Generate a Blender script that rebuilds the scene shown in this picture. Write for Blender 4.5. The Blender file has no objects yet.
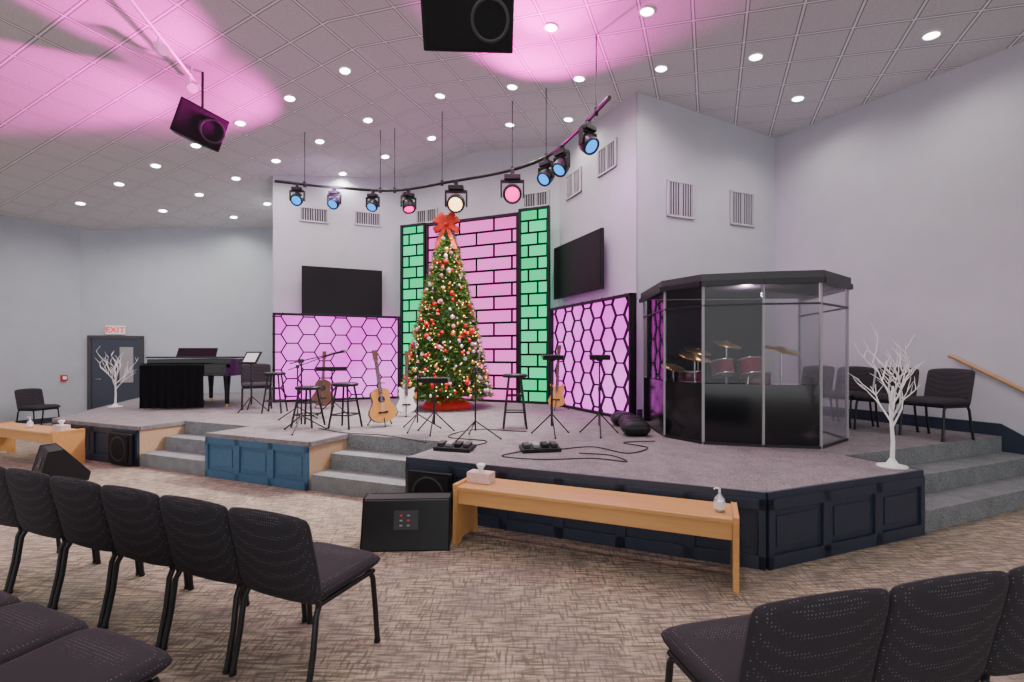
import bpy, bmesh, math, random
from mathutils import Vector, Matrix, Euler
random.seed(7)
scene = bpy.context.scene
col = scene.collection
TH = math.radians(-22.5)
cw, sw = math.cos(TH), math.sin(TH)
def LN(L, N, z=0.0):
    return Vector((-.92 + cw*L - sw*N, 10.8 + sw*L + cw*N, z))
def toLN(x, y):
    dx, dy = x+.92, y-10.8
    return (dx*cw+dy*sw, -dx*sw+dy*cw)
def ceilz(x, y):
    L = toLN(x, y)[0]
    return 6.3-.10*L if L > 0 else 6.3+.17*L
SZ = .57
U = Vector((.9239, .3827, 0)); V = Vector((-.3827, .9239, 0))

# ------------------------------------------------------------ materials
def newmat(name):
    m = bpy.data.materials.new(name); m.use_nodes = True
    nt = m.node_tree; b = nt.nodes['Principled BSDF']
    return m, nt, b
def mat(name, c, rough=.5, metal=0, em=None, es=0, noise=0, nscale=20, bump=0, coat=0, alpha=1, spec=.5):
    m, nt, b = newmat(name)
    b.inputs['Base Color'].default_value = (*c, 1)
    b.inputs['Roughness'].default_value = rough
    b.inputs['Metallic'].default_value = metal
    b.inputs['Specular IOR Level'].default_value = spec
    if coat: b.inputs['Coat Weight'].default_value = coat
    if alpha < 1: b.inputs['Alpha'].default_value = alpha
    if em:
        b.inputs['Emission Color'].default_value = (*em, 1)
        b.inputs['Emission Strength'].default_value = es
    if noise or bump:
        tc = nt.nodes.new('ShaderNodeTexCoord')
        n = nt.nodes.new('ShaderNodeTexNoise'); n.inputs['Scale'].default_value = nscale
        n.inputs['Detail'].default_value = 4
        nt.links.new(tc.outputs['Object'], n.inputs['Vector'])
        if noise:
            r = nt.nodes.new('ShaderNodeMapRange')
            r.inputs['From Min'].default_value = .3; r.inputs['From Max'].default_value = .7
            r.inputs['To Min'].default_value = 1-noise; r.inputs['To Max'].default_value = 1+noise
            nt.links.new(n.outputs['Fac'], r.inputs['Value'])
            mx = nt.nodes.new('ShaderNodeVectorMath'); mx.operation = 'SCALE'
            mx.inputs[0].default_value = c
            nt.links.new(r.outputs[0], mx.inputs['Scale'])
            nt.links.new(mx.outputs[0], b.inputs['Base Color'])
        if bump:
            bp = nt.nodes.new('ShaderNodeBump'); bp.inputs['Strength'].default_value = bump
            bp.inputs['Distance'].default_value = .01
            nt.links.new(n.outputs['Fac'], bp.inputs['Height'])
            nt.links.new(bp.outputs[0], b.inputs['Normal'])
    return m
def math_node(nt, op, a, bb=None):
    n = nt.nodes.new('ShaderNodeMath'); n.operation = op
    for i, v in enumerate((a, bb)):
        if v is None: continue
        if isinstance(v, (int, float)): n.inputs[i].default_value = v
        else: nt.links.new(v, n.inputs[i])
    return n.outputs[0]
def mixc(nt, fac, a, b):
    n = nt.nodes.new('ShaderNodeMix'); n.data_type = 'RGBA'
    if isinstance(fac, (int, float)): n.inputs[0].default_value = fac
    else: nt.links.new(fac, n.inputs[0])
    for idx, v in ((6, a), (7, b)):
        if isinstance(v, tuple): n.inputs[idx].default_value = (*v, 1)
        else: nt.links.new(v, n.inputs[idx])
    return n.outputs[2]

def mat_ceiling():
    m, nt, b = newmat('ceiling_tiles')
    tc = nt.nodes.new('ShaderNodeTexCoord'); sp = nt.nodes.new('ShaderNodeSeparateXYZ')
    nt.links.new(tc.outputs['Object'], sp.inputs[0])
    outs = []; outs2 = []
    for k in (0, 1):
        fr = math_node(nt, 'FRACT', math_node(nt, 'DIVIDE', math_node(nt, 'ADD', sp.outputs[k], 61.0+.1), .61))
        d = math_node(nt, 'ABSOLUTE', math_node(nt, 'SUBTRACT', fr, .5))
        outs.append(math_node(nt, 'GREATER_THAN', d, .480))
        outs2.append(math_node(nt, 'GREATER_THAN', d, .456))
    line = math_node(nt, 'MAXIMUM', outs[0], outs[1])
    edge = math_node(nt, 'MAXIMUM', outs2[0], outs2[1])
    n = nt.nodes.new('ShaderNodeTexNoise'); n.inputs['Scale'].default_value = 45; n.inputs['Detail'].default_value = 6
    nt.links.new(tc.outputs['Object'], n.inputs['Vector'])
    tile = mixc(nt, n.outputs['Fac'], (.50, .49, .495), (.80, .79, .795))
    c1 = mixc(nt, edge, tile, (.26, .26, .27))  # painted shade: dark margin mimics the shadow along each tile's edge
    c2 = mixc(nt, line, c1, (.90, .90, .91))
    nt.links.new(c2, b.inputs['Base Color']); b.inputs['Roughness'].default_value = .9
    return m
def mat_floor():
    m, nt, b = newmat('patterned_carpet')
    tc = nt.nodes.new('ShaderNodeTexCoord')
    def nz(scale, sc, det=3, rot=0):
        mp = nt.nodes.new('ShaderNodeMapping'); mp.inputs['Scale'].default_value = sc
        mp.inputs['Rotation'].default_value = (0, 0, rot)
        nt.links.new(tc.outputs['Object'], mp.inputs[0])
        n = nt.nodes.new('ShaderNodeTexNoise'); n.inputs['Scale'].default_value = scale; n.inputs['Detail'].default_value = det
        nt.links.new(mp.outputs[0], n.inputs['Vector']); return n.outputs['Fac']
    r = math.radians(22.5)
    a = nz(1, (6, 55, 1), 3, r); c = nz(1, (60, 9, 1), 3, r); f = nz(120, (1, 1, 1), 2); g = nz(2.2, (1, 1, 1), 3)
    def ramp(v, lo, hi):
        n = nt.nodes.new('ShaderNodeMapRange'); n.inputs['From Min'].default_value = lo; n.inputs['From Max'].default_value = hi
        nt.links.new(v, n.inputs['Value']); return n.outputs[0]
    c1 = mixc(nt, ramp(a, .40, .60), (.15, .118, .088), (.56, .45, .325))
    c2 = mixc(nt, math_node(nt, 'MULTIPLY', ramp(c, .50, .64), .9), c1, (.105, .092, .080))
    c3 = mixc(nt, ramp(f, .35, .7), c2, (.42, .35, .27))
    c3b = mixc(nt, .28, c2, c3)
    c4 = mixc(nt, math_node(nt, 'MULTIPLY', ramp(g, .42, .65), .5), c3b, (.20, .178, .155))
    nt.links.new(c4, b.inputs['Base Color']); b.inputs['Roughness'].default_value = .95
    bp = nt.nodes.new('ShaderNodeBump'); bp.inputs['Strength'].default_value = .5; bp.inputs['Distance'].default_value = .01
    nt.links.new(f, bp.inputs['Height']); nt.links.new(bp.outputs[0], b.inputs['Normal'])
    return m
def mat_carpet(name, a, c, scale=90):
    m, nt, b = newmat(name)
    tc = nt.nodes.new('ShaderNodeTexCoord')
    n = nt.nodes.new('ShaderNodeTexNoise'); n.inputs['Scale'].default_value = scale; n.inputs['Detail'].default_value = 5
    n2 = nt.nodes.new('ShaderNodeTexNoise'); n2.inputs['Scale'].default_value = 6
    nt.links.new(tc.outputs['Object'], n.inputs['Vector']); nt.links.new(tc.outputs['Object'], n2.inputs['Vector'])
    r = nt.nodes.new('ShaderNodeMapRange'); r.inputs['From Min'].default_value = .35; r.inputs['From Max'].default_value = .65
    nt.links.new(math_node(nt, 'ADD', math_node(nt, 'MULTIPLY', n.outputs['Fac'], .8), math_node(nt, 'MULTIPLY', n2.outputs['Fac'], .2)), r.inputs['Value'])
    nt.links.new(mixc(nt, r.outputs[0], a, c), b.inputs['Base Color']); b.inputs['Roughness'].default_value = .95
    return m
def mat_fabric():
    m, nt, b = newmat('dotted_fabric')
    tc = nt.nodes.new('ShaderNodeTexCoord')
    v = nt.nodes.new('ShaderNodeTexVoronoi'); v.inputs['Scale'].default_value = 75; v.inputs['Randomness'].default_value = .15
    nt.links.new(tc.outputs['Object'], v.inputs['Vector'])
    dot = math_node(nt, 'LESS_THAN', v.outputs['Distance'], .20)
    n = nt.nodes.new('ShaderNodeTexNoise'); n.inputs['Scale'].default_value = 300
    nt.links.new(tc.outputs['Object'], n.inputs['Vector'])
    base = mixc(nt, n.outputs['Fac'], (.008, .007, .010), (.032, .026, .034))
    nt.links.new(mixc(nt, dot, base, (.13, .115, .13)), b.inputs['Base Color'])
    b.inputs['Roughness'].default_value = .85
    return m
def mat_brick(name, c1, c2, es, bw, bh, mort):
    m, nt, b = newmat(name)
    tc = nt.nodes.new('ShaderNodeTexCoord'); sp = nt.nodes.new('ShaderNodeSeparateXYZ'); cb = nt.nodes.new('ShaderNodeCombineXYZ')
    nt.links.new(tc.outputs['Object'], sp.inputs[0]); nt.links.new(sp.outputs[0], cb.inputs[0]); nt.links.new(sp.outputs[2], cb.inputs[1])
    br = nt.nodes.new('ShaderNodeTexBrick'); nt.links.new(cb.outputs[0], br.inputs['Vector'])
    br.inputs['Scale'].default_value = 1; br.inputs['Brick Width'].default_value = bw; br.inputs['Row Height'].default_value = bh
    br.inputs['Mortar Size'].default_value = mort; br.inputs['Mortar Smooth'].default_value = 0
    br.inputs['Color1'].default_value = (*c1, 1); br.inputs['Color2'].default_value = (*c2, 1); br.inputs['Mortar'].default_value = (.0, .0, .0, 1)
    nt.links.new(br.outputs['Color'], b.inputs['Emission Color']); b.inputs['Emission Strength'].default_value = es
    b.inputs['Base Color'].default_value = (.004, .004, .004, 1); b.inputs['Roughness'].default_value = .8; b.inputs['Specular IOR Level'].default_value = .1
    return m
def mat_glow(name, c1, c2, es, scale=.8):
    m, nt, b = newmat(name)
    tc = nt.nodes.new('ShaderNodeTexCoord'); n = nt.nodes.new('ShaderNodeTexNoise'); n.inputs['Scale'].default_value = scale
    nt.links.new(tc.outputs['Object'], n.inputs['Vector'])
    r = nt.nodes.new('ShaderNodeMapRange'); r.inputs['From Min'].default_value = .35; r.inputs['From Max'].default_value = .65
    nt.links.new(n.outputs['Fac'], r.inputs['Value'])
    nt.links.new(mixc(nt, r.outputs[0], c1, c2), b.inputs['Emission Color']); b.inputs['Emission Strength'].default_value = es
    b.inputs['Base Color'].default_value = (.02, .0, .02, 1); b.inputs['Roughness'].default_value = .8; b.inputs['Specular IOR Level'].default_value = .1
    return m
def mat_wood(name, a, c, axis=(2, 30, 30)):
    m, nt, b = newmat(name)
    tc = nt.nodes.new('ShaderNodeTexCoord'); mp = nt.nodes.new('ShaderNodeMapping'); mp.inputs['Scale'].default_value = axis
    nt.links.new(tc.outputs['Object'], mp.inputs[0])
    n = nt.nodes.new('ShaderNodeTexNoise'); n.inputs['Scale'].default_value = 1; n.inputs['Detail'].default_value = 6
    nt.links.new(mp.outputs[0], n.inputs['Vector'])
    nt.links.new(mixc(nt, n.outputs['Fac'], a, c), b.inputs['Base Color']); b.inputs['Roughness'].default_value = .35
    return m

M = {}
M['ceil'] = mat_ceiling(); M['floor'] = mat_floor(); M['fabric'] = mat_fabric()
M['stage'] = mat_carpet('stage_carpet', (.10, .088, .095), (.34, .305, .315))
M['step'] = mat_carpet('step_carpet', (.10, .11, .115), (.30, .32, .325))
M['wall'] = mat('wall_paint', (.49, .49, .54), .85, noise=.03, nscale=3, bump=.05)
M['wallL'] = mat('wall_paint_blue', (.42, .46, .505), .85, noise=.03, nscale=3, bump=.05)
M['navy'] = mat('navy_paint', (.022, .030, .054), .45, noise=.08)
M['blue'] = mat('blue_paint', (.045, .13, .23), .45, noise=.08)
M['tan'] = mat('tan_paint', (.50, .33, .20), .7, noise=.08)
M['black'] = mat('black_paint', (.007, .007, .009), .45, spec=.35)
M['blackm'] = mat('black_metal', (.010, .010, .012), .4, spec=.4)
M['gloss'] = mat('black_gloss', (.004, .004, .005), .22, spec=.35)
M['grille'] = mat('speaker_grille', (.008, .008, .010), .7, bump=1, nscale=300, spec=.3)
M['dark'] = mat('dark_grey', (.035, .035, .04), .5)
M['grey'] = mat('grey_plastic', (.30, .30, .31), .5)
M['chrome'] = mat('chrome', (.7, .7, .72), .2, 1)
M['white'] = mat('white_plastic', (.85, .85, .85), .4)
M['cream'] = mat('white_bark', (.88, .87, .85), .6, noise=.06)
M['screen'] = mat('tv_screen', (.003, .003, .004), .4, spec=.3)
M['maple'] = mat_wood('maple_wood', (.56, .26, .08), (.76, .42, .16))
M['rail'] = mat_wood('oak_rail', (.38, .2, .09), (.52, .31, .15))
M['guitar'] = mat_wood('spruce_top', (.62, .25, .05), (.74, .36, .10))
M['gdark'] = mat('guitar_neck', (.10, .04, .02), .35, noise=.2)
M['gold'] = mat('gold_shine', (.85, .50, .12), .25, .9)
M['red'] = mat('red_shine', (.62, .006, .010), .25)
M['redc'] = mat('red_velvet', (.68, .035, .015), .7, noise=.1)
M['silver'] = mat('silver_shine', (.85, .85, .88), .2, .7)
M['pinko'] = mat('pink_ornament', (.8, .25, .45), .3)
M['green'] = mat('pine_green', (.045, .12, .02), .7, noise=.4, nscale=8)
M['green2'] = mat('pine_green_light', (.13, .24, .035), .7, noise=.3, nscale=8)
M['warm'] = mat('warm_bulb', (1, .8, .5), .4, em=(1, .62, .25), es=6)
M['bulb'] = mat('downlight_glow', (1, 1, 1), .4, em=(1, .96, .9), es=20)
M['bmagenta'] = mat('magenta_lens', (1, .0, .4), .5, em=(1, .0, .32), es=3.0, spec=.1)
M['bblue'] = mat('blue_lens', (.02, .2, .6), .5, em=(.01, .30, 1), es=2.0, spec=.1)
M['bwarm'] = mat('warm_lens', (1, .8, .5), .4, em=(1, .60, .25), es=5)
M['dglass'] = mat('smoked_glass', (.014, .014, .018), .02, alpha=.30, coat=.5)
M['dpanel'] = mat('black_acoustic_panel', (.004, .004, .006), .12)
M['cyglass'] = mat('clear_acrylic', (.4, .4, .45), .03, alpha=.18)
M['brass'] = mat('brass', (.70, .50, .2), .28, .9)
M['exitr'] = mat('exit_red', (.7, .02, .02), .5, em=(1, .02, .02), es=.7)
M['drum'] = mat('drum_wrap', (.22, .015, .05), .2, coat=.6)
M['skin'] = mat('drum_head', (.5, .5, .53), .4)
M['bgreen'] = mat_brick('green_light_bricks', (.0, .70, .24), (.0, .92, .36), 1.5, .42, .26, .022)
M['bpink'] = mat_brick('pink_light_bricks', (1, .10, .60), (1, .17, .72), 1.7, .86, .29, .024)
M['hex'] = mat_glow('pink_light_panel', (.92, .05, .80), (1, .17, .95), 1.85)
M['ventw'] = mat('vent_paint', (.50, .49, .53), .6)

# ------------------------------------------------------------ mesh builder
class MB:
    def __init__(s): s.v = []; s.f = []; s.m = []; s.s = []
    def add(s, vs, fs, mi=0, sm=False):
        o = len(s.v); s.v += [tuple(x) for x in vs]
        for f in fs: s.f.append([i+o for i in f]); s.m.append(mi); s.s.append(sm)
        return s
    def box(s, c, d, mi=0, rot=None):
        c = Vector(c); hx, hy, hz = d[0]/2, d[1]/2, d[2]/2
        vs = [Vector((x, y, z)) for z in (-hz, hz) for y in (-hy, hy) for x in (-hx, hx)]
        if rot is not None:
            R = Euler(rot).to_matrix(); vs = [R @ v for v in vs]
        return s.add([v+c for v in vs], [(0, 2, 3, 1), (4, 5, 7, 6), (0, 1, 5, 4), (2, 6, 7, 3), (0, 4, 6, 2), (1, 3, 7, 5)], mi)
    def tube(s, pts, r, n=8, mi=0, caps=True):
        pts = [Vector(p) for p in pts]; k = len(pts)
        rs = r if isinstance(r, (list, tuple)) else [r]*k
        t0 = (pts[1]-pts[0]).normalized()
        nrm = t0.orthogonal().normalized()
        vs = []
        for i in range(k):
            t = (pts[min(i+1, k-1)]-pts[max(i-1, 0)]).normalized()
            nrm = (nrm - t*nrm.dot(t))
            nrm = nrm.normalized() if nrm.length > 1e-6 else t.orthogonal().normalized()
            b = t.cross(nrm)
            for j in range(n):
                a = 2*math.pi*j/n
                vs.append(pts[i]+(nrm*math.cos(a)+b*math.sin(a))*rs[i])
        fs = [(i*n+j, i*n+(j+1) % n, (i+1)*n+(j+1) % n, (i+1)*n+j) for i in range(k-1) for j in range(n)]
        s.add(vs, fs, mi, True)
        if caps:
            s.add(vs[:n], [tuple(reversed(range(n)))], mi); s.add(vs[-n:], [tuple(range(n))], mi)
        return s
    def cyl(s, p0, p1, r0, r1=None, n=16, mi=0):
        return s.tube([p0, p1], [r0, r0 if r1 is None else r1], n, mi)
    def prism(s, poly, z0, z1, mi=0, mtop=None):
        n = len(poly)
        vs = [(p[0], p[1], z0) for p in poly]+[(p[0], p[1], z1) for p in poly]
        s.add(vs, [(i, (i+1) % n, n+(i+1) % n, n+i) for i in range(n)], mi)
        s.add([(p[0], p[1], z1) for p in poly], [tuple(range(n))], mi if mtop is None else mtop)
        s.add([(p[0], p[1], z0) for p in poly], [tuple(reversed(range(n)))], mi)
        return s
    def xprism(s, prof, x0, x1, mi=0):  # profile in (y,z)
        n = len(prof)
        vs = [(x0, p[0], p[1]) for p in prof]+[(x1, p[0], p[1]) for p in prof]
        return s.add(vs, [(i, (i+1) % n, n+(i+1) % n, n+i) for i in range(n)]+[tuple(range(n)), tuple(reversed(range(n, 2*n)))], mi)
    def lathe(s, prof, c=(0, 0, 0), n=20, mi=0):
        k = len(prof); c = Vector(c)
        vs = [c+Vector((r*math.cos(2*math.pi*j/n), r*math.sin(2*math.pi*j/n), z)) for r, z in prof for j in range(n)]
        fs = [(i*n+j, i*n+(j+1) % n, (i+1)*n+(j+1) % n, (i+1)*n+j) for i in range(k-1) for j in range(n)]
        return s.add(vs, fs, mi, True)
    def sphere(s, c, r, n=10, k=6, mi=0):
        return s.lathe([(max(1e-4, r*math.sin(math.pi*i/k)), -r*math.cos(math.pi*i/k)) for i in range(k+1)], c, n, mi)
    def pillow(s, hx, hy, ht, fn, nu=14, nv=12, e=6, mi=0, cr=.07):
        for side in (1, -1):
            vs = []
            for i in range(nu+1):
                for j in range(nv+1):
                    u = math.sin(math.pi/2*(2*i/nu-1)); v = math.sin(math.pi/2*(2*j/nv-1))
                    pr = (max(0, 1-abs(u)**e)*max(0, 1-abs(v)**e))**.5
                    vs.append(fn(hx*u*(1-cr*abs(v)**e), hy*v*(1-cr*abs(u)**e), side*ht*pr))
            w = nv+1
            fs = [(i*w+j, (i+1)*w+j, (i+1)*w+j+1, i*w+j+1) for i in range(nu) for j in range(nv)]
            if side < 0: fs = [tuple(reversed(f)) for f in fs]
            s.add(vs, fs, mi, True)
        return s
    def strip(s, pts, wd, mi=0):
        wd = Vector(wd)
        vs = []
        for p in pts: vs += [Vector(p)-wd/2, Vector(p)+wd/2]
        return s.add(vs, [(2*i, 2*i+1, 2*i+3, 2*i+2) for i in range(len(pts)-1)], mi, True)

def tag(o, label=None, category=None, group=None, kind=None):
    if label: o['label'] = label
    if category: o['category'] = category
    if group: o['group'] = group
    if kind: o['kind'] = kind
    return o
def obj(name, mb, mats, parent=None, loc=(0, 0, 0), rot=(0, 0, 0), bevel=0, **kw):
    me = bpy.data.meshes.new(name); me.from_pydata(mb.v, [], mb.f)
    for m in mats: me.materials.append(m if not isinstance(m, str) else M[m])
    me.polygons.foreach_set('material_index', mb.m); me.polygons.foreach_set('use_smooth', mb.s); me.update()
    o = bpy.data.objects.new(name, me); col.objects.link(o)
    o.location = loc; o.rotation_euler = rot
    if parent: o.parent = parent
    if bevel:
        bv = o.modifiers.new('bev', 'BEVEL'); bv.width = bevel; bv.segments = 2; bv.limit_method = 'ANGLE'
    return tag(o, **kw)
def root(name, loc, rz, label, cat, group=None):
    e = bpy.data.objects.new(name, None); e.empty_display_size = .1; col.objects.link(e)
    e.location = loc; e.rotation_euler = (0, 0, rz)
    return tag(e, label, cat, group)
def clone(r, loc, rz, label=None):
    n = r.copy(); col.objects.link(n); n.location = loc; n.rotation_euler = (0, 0, rz)
    if label: n['label'] = label
    for c in list(r.children):
        d = c.copy(); col.objects.link(d); d.parent = n
        for g in list(c.children):
            h = g.copy(); col.objects.link(h); h.parent = d
    return n

# ------------------------------------------------------------ room shell
W1 = Vector((2.04, 7.86, 0)); W2 = Vector((4.97, 9.07, 0))
P = LN(1.98, .3); Q = LN(-1.98, .3); WL = Vector((-5.34, 10.72, 0)); WLb = Vector((-6.30, 13.74, 0))
WL5 = Vector((-6.52, 13.65, 0))
WC = Vector((-10.7, 11.9, 0))
R_end = W2 + Vector((.383, -.924, 0))*15.2
L_end = WC + Vector((-.383, -.924, 0))*17.5
def fixwall(name, a, b, m, extra=None):
    a = Vector(a); b = Vector(b); d = (b-a).normalized(); nrm = Vector((-d.y, d.x, 0))*.12
    pts = [a]+(extra or [])+[b]
    mb = MB(); vs = []
    for p in pts:
        zt = ceilz(p.x, p.y)+.02
        vs += [(p.x, p.y, 0), (p.x, p.y, zt), (p.x+nrm.x, p.y+nrm.y, 0), (p.x+nrm.x, p.y+nrm.y, zt)]
    fs = []
    for i in range(len(pts)-1):
        o = 4*i; q = o+4
        fs += [(o, q, q+1, o+1), (o+2, o+3, q+3, q+2), (o+1, q+1, q+3, o+3), (o, o+2, q+2, q)]
    fs += [(0, 1, 3, 2), (len(vs)-4, len(vs)-2, len(vs)-1, len(vs)-3)]
    mb.add(vs, fs)
    return obj(name, mb, [m], kind='structure')
fixwall('wall_left', L_end, WC, 'wallL')
fixwall('wall_left_back', WC, WL5, 'wallL')
fixwall('wall_left_return', WL5, WL, 'wall')
fixwall('wall_back_left', WL, Q, 'wall')
rd = LN(0, .3)
fixwall('wall_back', Q, P, 'wall', [rd])
fixwall('wall_back_right', P, W1, 'wall')
fixwall('wall_right_return', W1, W2, 'wall')
fixwall('wall_right', W2, R_end, 'wall')

mb = MB(); mb.add([(-24, -9, 0), (16, -9, 0), (16, 17, 0), (-24, 17, 0)], [(0, 1, 2, 3)])
mb.add([(-24, -9, -.1), (16, -9, -.1), (16, 17, -.1), (-24, 17, -.1)], [(3, 2, 1, 0)])
obj('floor', mb, ['floor'], kind='structure')
mb = MB()
def cz(L): return 6.3-.10*L if L > 0 else 6.3+.17*L
Ls = (-13, 0, 19); vs = []
for N in (-21, 6):
    for L in Ls: vs.append((L, N, cz(L)))
for N in (-21, 6):
    for L in Ls: vs.append((L, N, cz(L)+.1))
mb.add(vs, [(0, 3, 4, 1), (1, 4, 5, 2), (6, 7, 10, 9), (7, 8, 11, 10)])
obj('ceiling', mb, ['ceil'], loc=(-.92, 10.8, 0), rot=(0, 0, TH), kind='structure')

# baseboards
def strip_wall(name, a, b, z0, z1, m, t=.02):
    a = Vector(a); b = Vector(b); d = (b-a).normalized(); n = Vector((d.y, -d.x, 0))*t
    mb = MB(); mb.prism([(a.x, a.y), (b.x, b.y), (b.x+n.x, b.y+n.y), (a.x+n.x, a.y+n.y)], z0, z1)
    return obj(name, mb, [m], kind='structure')
E = Vector((6.21, 6.09, 0)); Cp = Vector((3.66, 4.30, 0)); D = Vector((3.41, 4.91, 0))
strip_wall('baseboard_left', L_end, WC, 0, .12, 'navy')
strip_wall('baseboard_left_back', WC, WC+(WL5-WC)*.22, 0, .12, 'navy')
strip_wall('baseboard_right_return', W1, W2, SZ, SZ+.14, 'navy')
strip_wall('baseboard_right', W2, E, SZ, SZ+.16, 'navy')
E1 = E - V*.66
strip_wall('baseboard_right_front', E1-V*.35, R_end, 0, .14, 'navy')
n2 = Vector((-.924, -.383, 0))*.025
mb = MB()
a, b = E, E1-V*.35
vs = []
for off in (Vector((0, 0, 0)), n2):
    vs += [a+off+Vector((0, 0, SZ-.4)), a+off+Vector((0, 0, SZ+.16)), b+off+Vector((0, 0, .0)), b+off+Vector((0, 0, .14))]
mb.add(vs, [(0, 1, 3, 2), (4, 6, 7, 5), (1, 5, 7, 3), (0, 4, 5, 1), (2, 3, 7, 6), (0, 2, 6, 4)])
obj('trim_1', mb, ['navy'], kind='structure')

# ------------------------------------------------------------ stage
A_ = (2.15, -5.55); B_ = (5.36, -5.58)
Cl = toLN(Cp.x, Cp.y); Dl = toLN(D.x, D.y); El = toLN(E.x, E.y); W2l = toLN(W2.x, W2.y); W1l = toLN(W1.x, W1.y); WLl = toLN(WL.x, WL.y)
BL = (-4.8, -5.3)
BLe = (-4.8-3.1, -5.3+3.1)
endp = toLN(-9.1, 12.52); c2 = toLN(-6.6, 13.5)
poly = [A_, B_, Cl, Dl, El, W2l, W1l, (1.98, .3), (-1.98, .3), WLl, c2, endp, BLe, BL, (-2.6, -5.3), (-2.6, -4.66), (-1.17, -4.66), (-1.17, -5.3), (.6, -5.3), (.6, -4.66), (2.15, -4.66)]
st = root('stage_platform', LN(0, 0, 0), TH, 'raised carpeted stage with panelled navy and blue fronts', 'stage')
mb = MB(); mb.prism(poly, 0, SZ-.03); obj('stage_body', mb, ['tan'], st)
mb = MB(); mb.prism(poly, SZ-.03, SZ); obj('carpet_top', mb, ['stage'], st, label='grey speckled stage carpet')
def lip(a, b, mi='black', h=.07, ov=.025, z=SZ):
    a = Vector((*a, 0)); b = Vector((*b, 0)); d = (b-a).normalized(); n = Vector((d.y, -d.x, 0))*ov
    mb = MB(); mb.prism([(a.x, a.y), (a.x+n.x, a.y+n.y), (b.x+n.x, b.y+n.y), (b.x, b.y)], z-h, z+.004)
    return obj('edge_trim', mb, [mi], st)
for a, b in ((A_, B_), (B_, Cl), (Cl, Dl), ((-1.17, -5.3), (.6, -5.3)), ((.6, -5.3), (.6, -4.66)), (BL, (-2.6, -5.3)), ((-2.6, -5.3), (-2.6, -4.66)), (BLe, BL)):
    lip(a, b, 'navy' if a in (A_, B_, Cl) else 'stage', .05)
lip(Dl, El, 'step', SZ-.02, .012); lip((.6, -4.66), (2.15, -4.66), 'step', SZ-.02, .012); lip((-2.6, -4.66), (-1.17, -4.66), 'step', SZ-.02, .012)
def fpanel(a, b, n, m, z1=SZ-.05):
    a = Vector((*a, 0)); b = Vector((*b, 0)); d = (b-a); Lh = d.length; d.normalize(); rz = math.atan2(d.y, d.x)
    mb = MB(); mb.box((Lh/2, -.006, z1/2), (Lh, .012, z1))
    t = .024
    mb.box((Lh/2, -.012-t/2, .05), (Lh, t, .10)); mb.box((Lh/2, -.012-t/2, z1-.04), (Lh, t, .08))
    for i in range(n+1):
        x = i*Lh/n; w = .09 if 0 < i < n else .05
        x = min(max(x, w/2), Lh-w/2); mb.box((x, -.012-t/2, z1/2), (w, t, z1))
    pw = Lh/n
    for i in range(n):
        x = (i+.5)*pw; mb.box((x, -.014, z1/2+.01), (pw-.20, .014, z1-.28))
    return obj('front_panel', mb, [m], st, loc=(a.x, a.y, 0), rot=(0, 0, rz), bevel=.004)
fpanel(A_, B_, 6, 'navy'); fpanel(B_, Cl, 3, 'navy'); fpanel(Cl, Dl, 1, 'navy')
fpanel((-1.17, -5.3), (.6, -5.3), 3, 'blue'); fpanel(BL, (-2.6, -5.3), 4, 'navy')

def steps_obj(name, quads, label, loc, rz, g):
    mb = MB()
    for q, z0, z1 in quads: mb.prism(q, z0, z1)
    return obj(name, mb, ['step'], loc=loc, rot=(0, 0, rz), bevel=.012, label=label, category='steps', group=g)
for l0, l1 in ((.62, 2.13), (-2.58, -1.19)):
    steps_obj('stage_steps', [([(l0, -5.3), (l1, -5.3), (l1, -4.68), (l0, -4.68)], 0, .19), ([(l0, -4.98), (l1, -4.98), (l1, -4.68), (l0, -4.68)], .19, .38)],
              'grey carpeted steps recessed into the stage front', LN(0, 0, 0), TH, 'carpeted stage steps')
w2 = Vector((.924, .383, 0))
def q(v0):
    a = Cp+V*v0+w2*.04; b = E1+V*v0-w2*.03; c = E-w2*.03-V*.015; d = D+w2*.04-V*.015
    return [(p.x, p.y) for p in (a, b, c, d)]
steps_obj('stage_steps', [(q(0), 0, .19), (q(.33), .19, .38)], 'grey carpeted steps beside the wall handrail', (0, 0, 0), 0, 'carpeted stage steps')

def subwoofer(L0, N0, w, label):
    r = root('subwoofer', LN(L0, N0, 0), TH, label, 'speaker', 'stage front speakers')
    mb = MB(); mb.box((0, 0, .25), (w, .05, .44)); obj('cabinet', mb, ['black'], r, bevel=.01)
    mb = MB(); mb.box((0, -.03, .25), (w-.06, .02, .38)); obj('grille', mb, ['grille'], r)
    mb = MB(); mb.lathe([(.16, 0), (.17, .008), (.18, 0)], (0, 0, 0), 28); obj('speaker_ring', mb, ['dark'], r, loc=(0, -.041, .25), rot=(math.pi/2, 0, 0))
subwoofer(2.47, -5.63, .5, 'black speaker with round driver set against stage front')
subwoofer(-2.9, -5.38, .5, 'black speaker set into the stage front by the steps')

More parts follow.
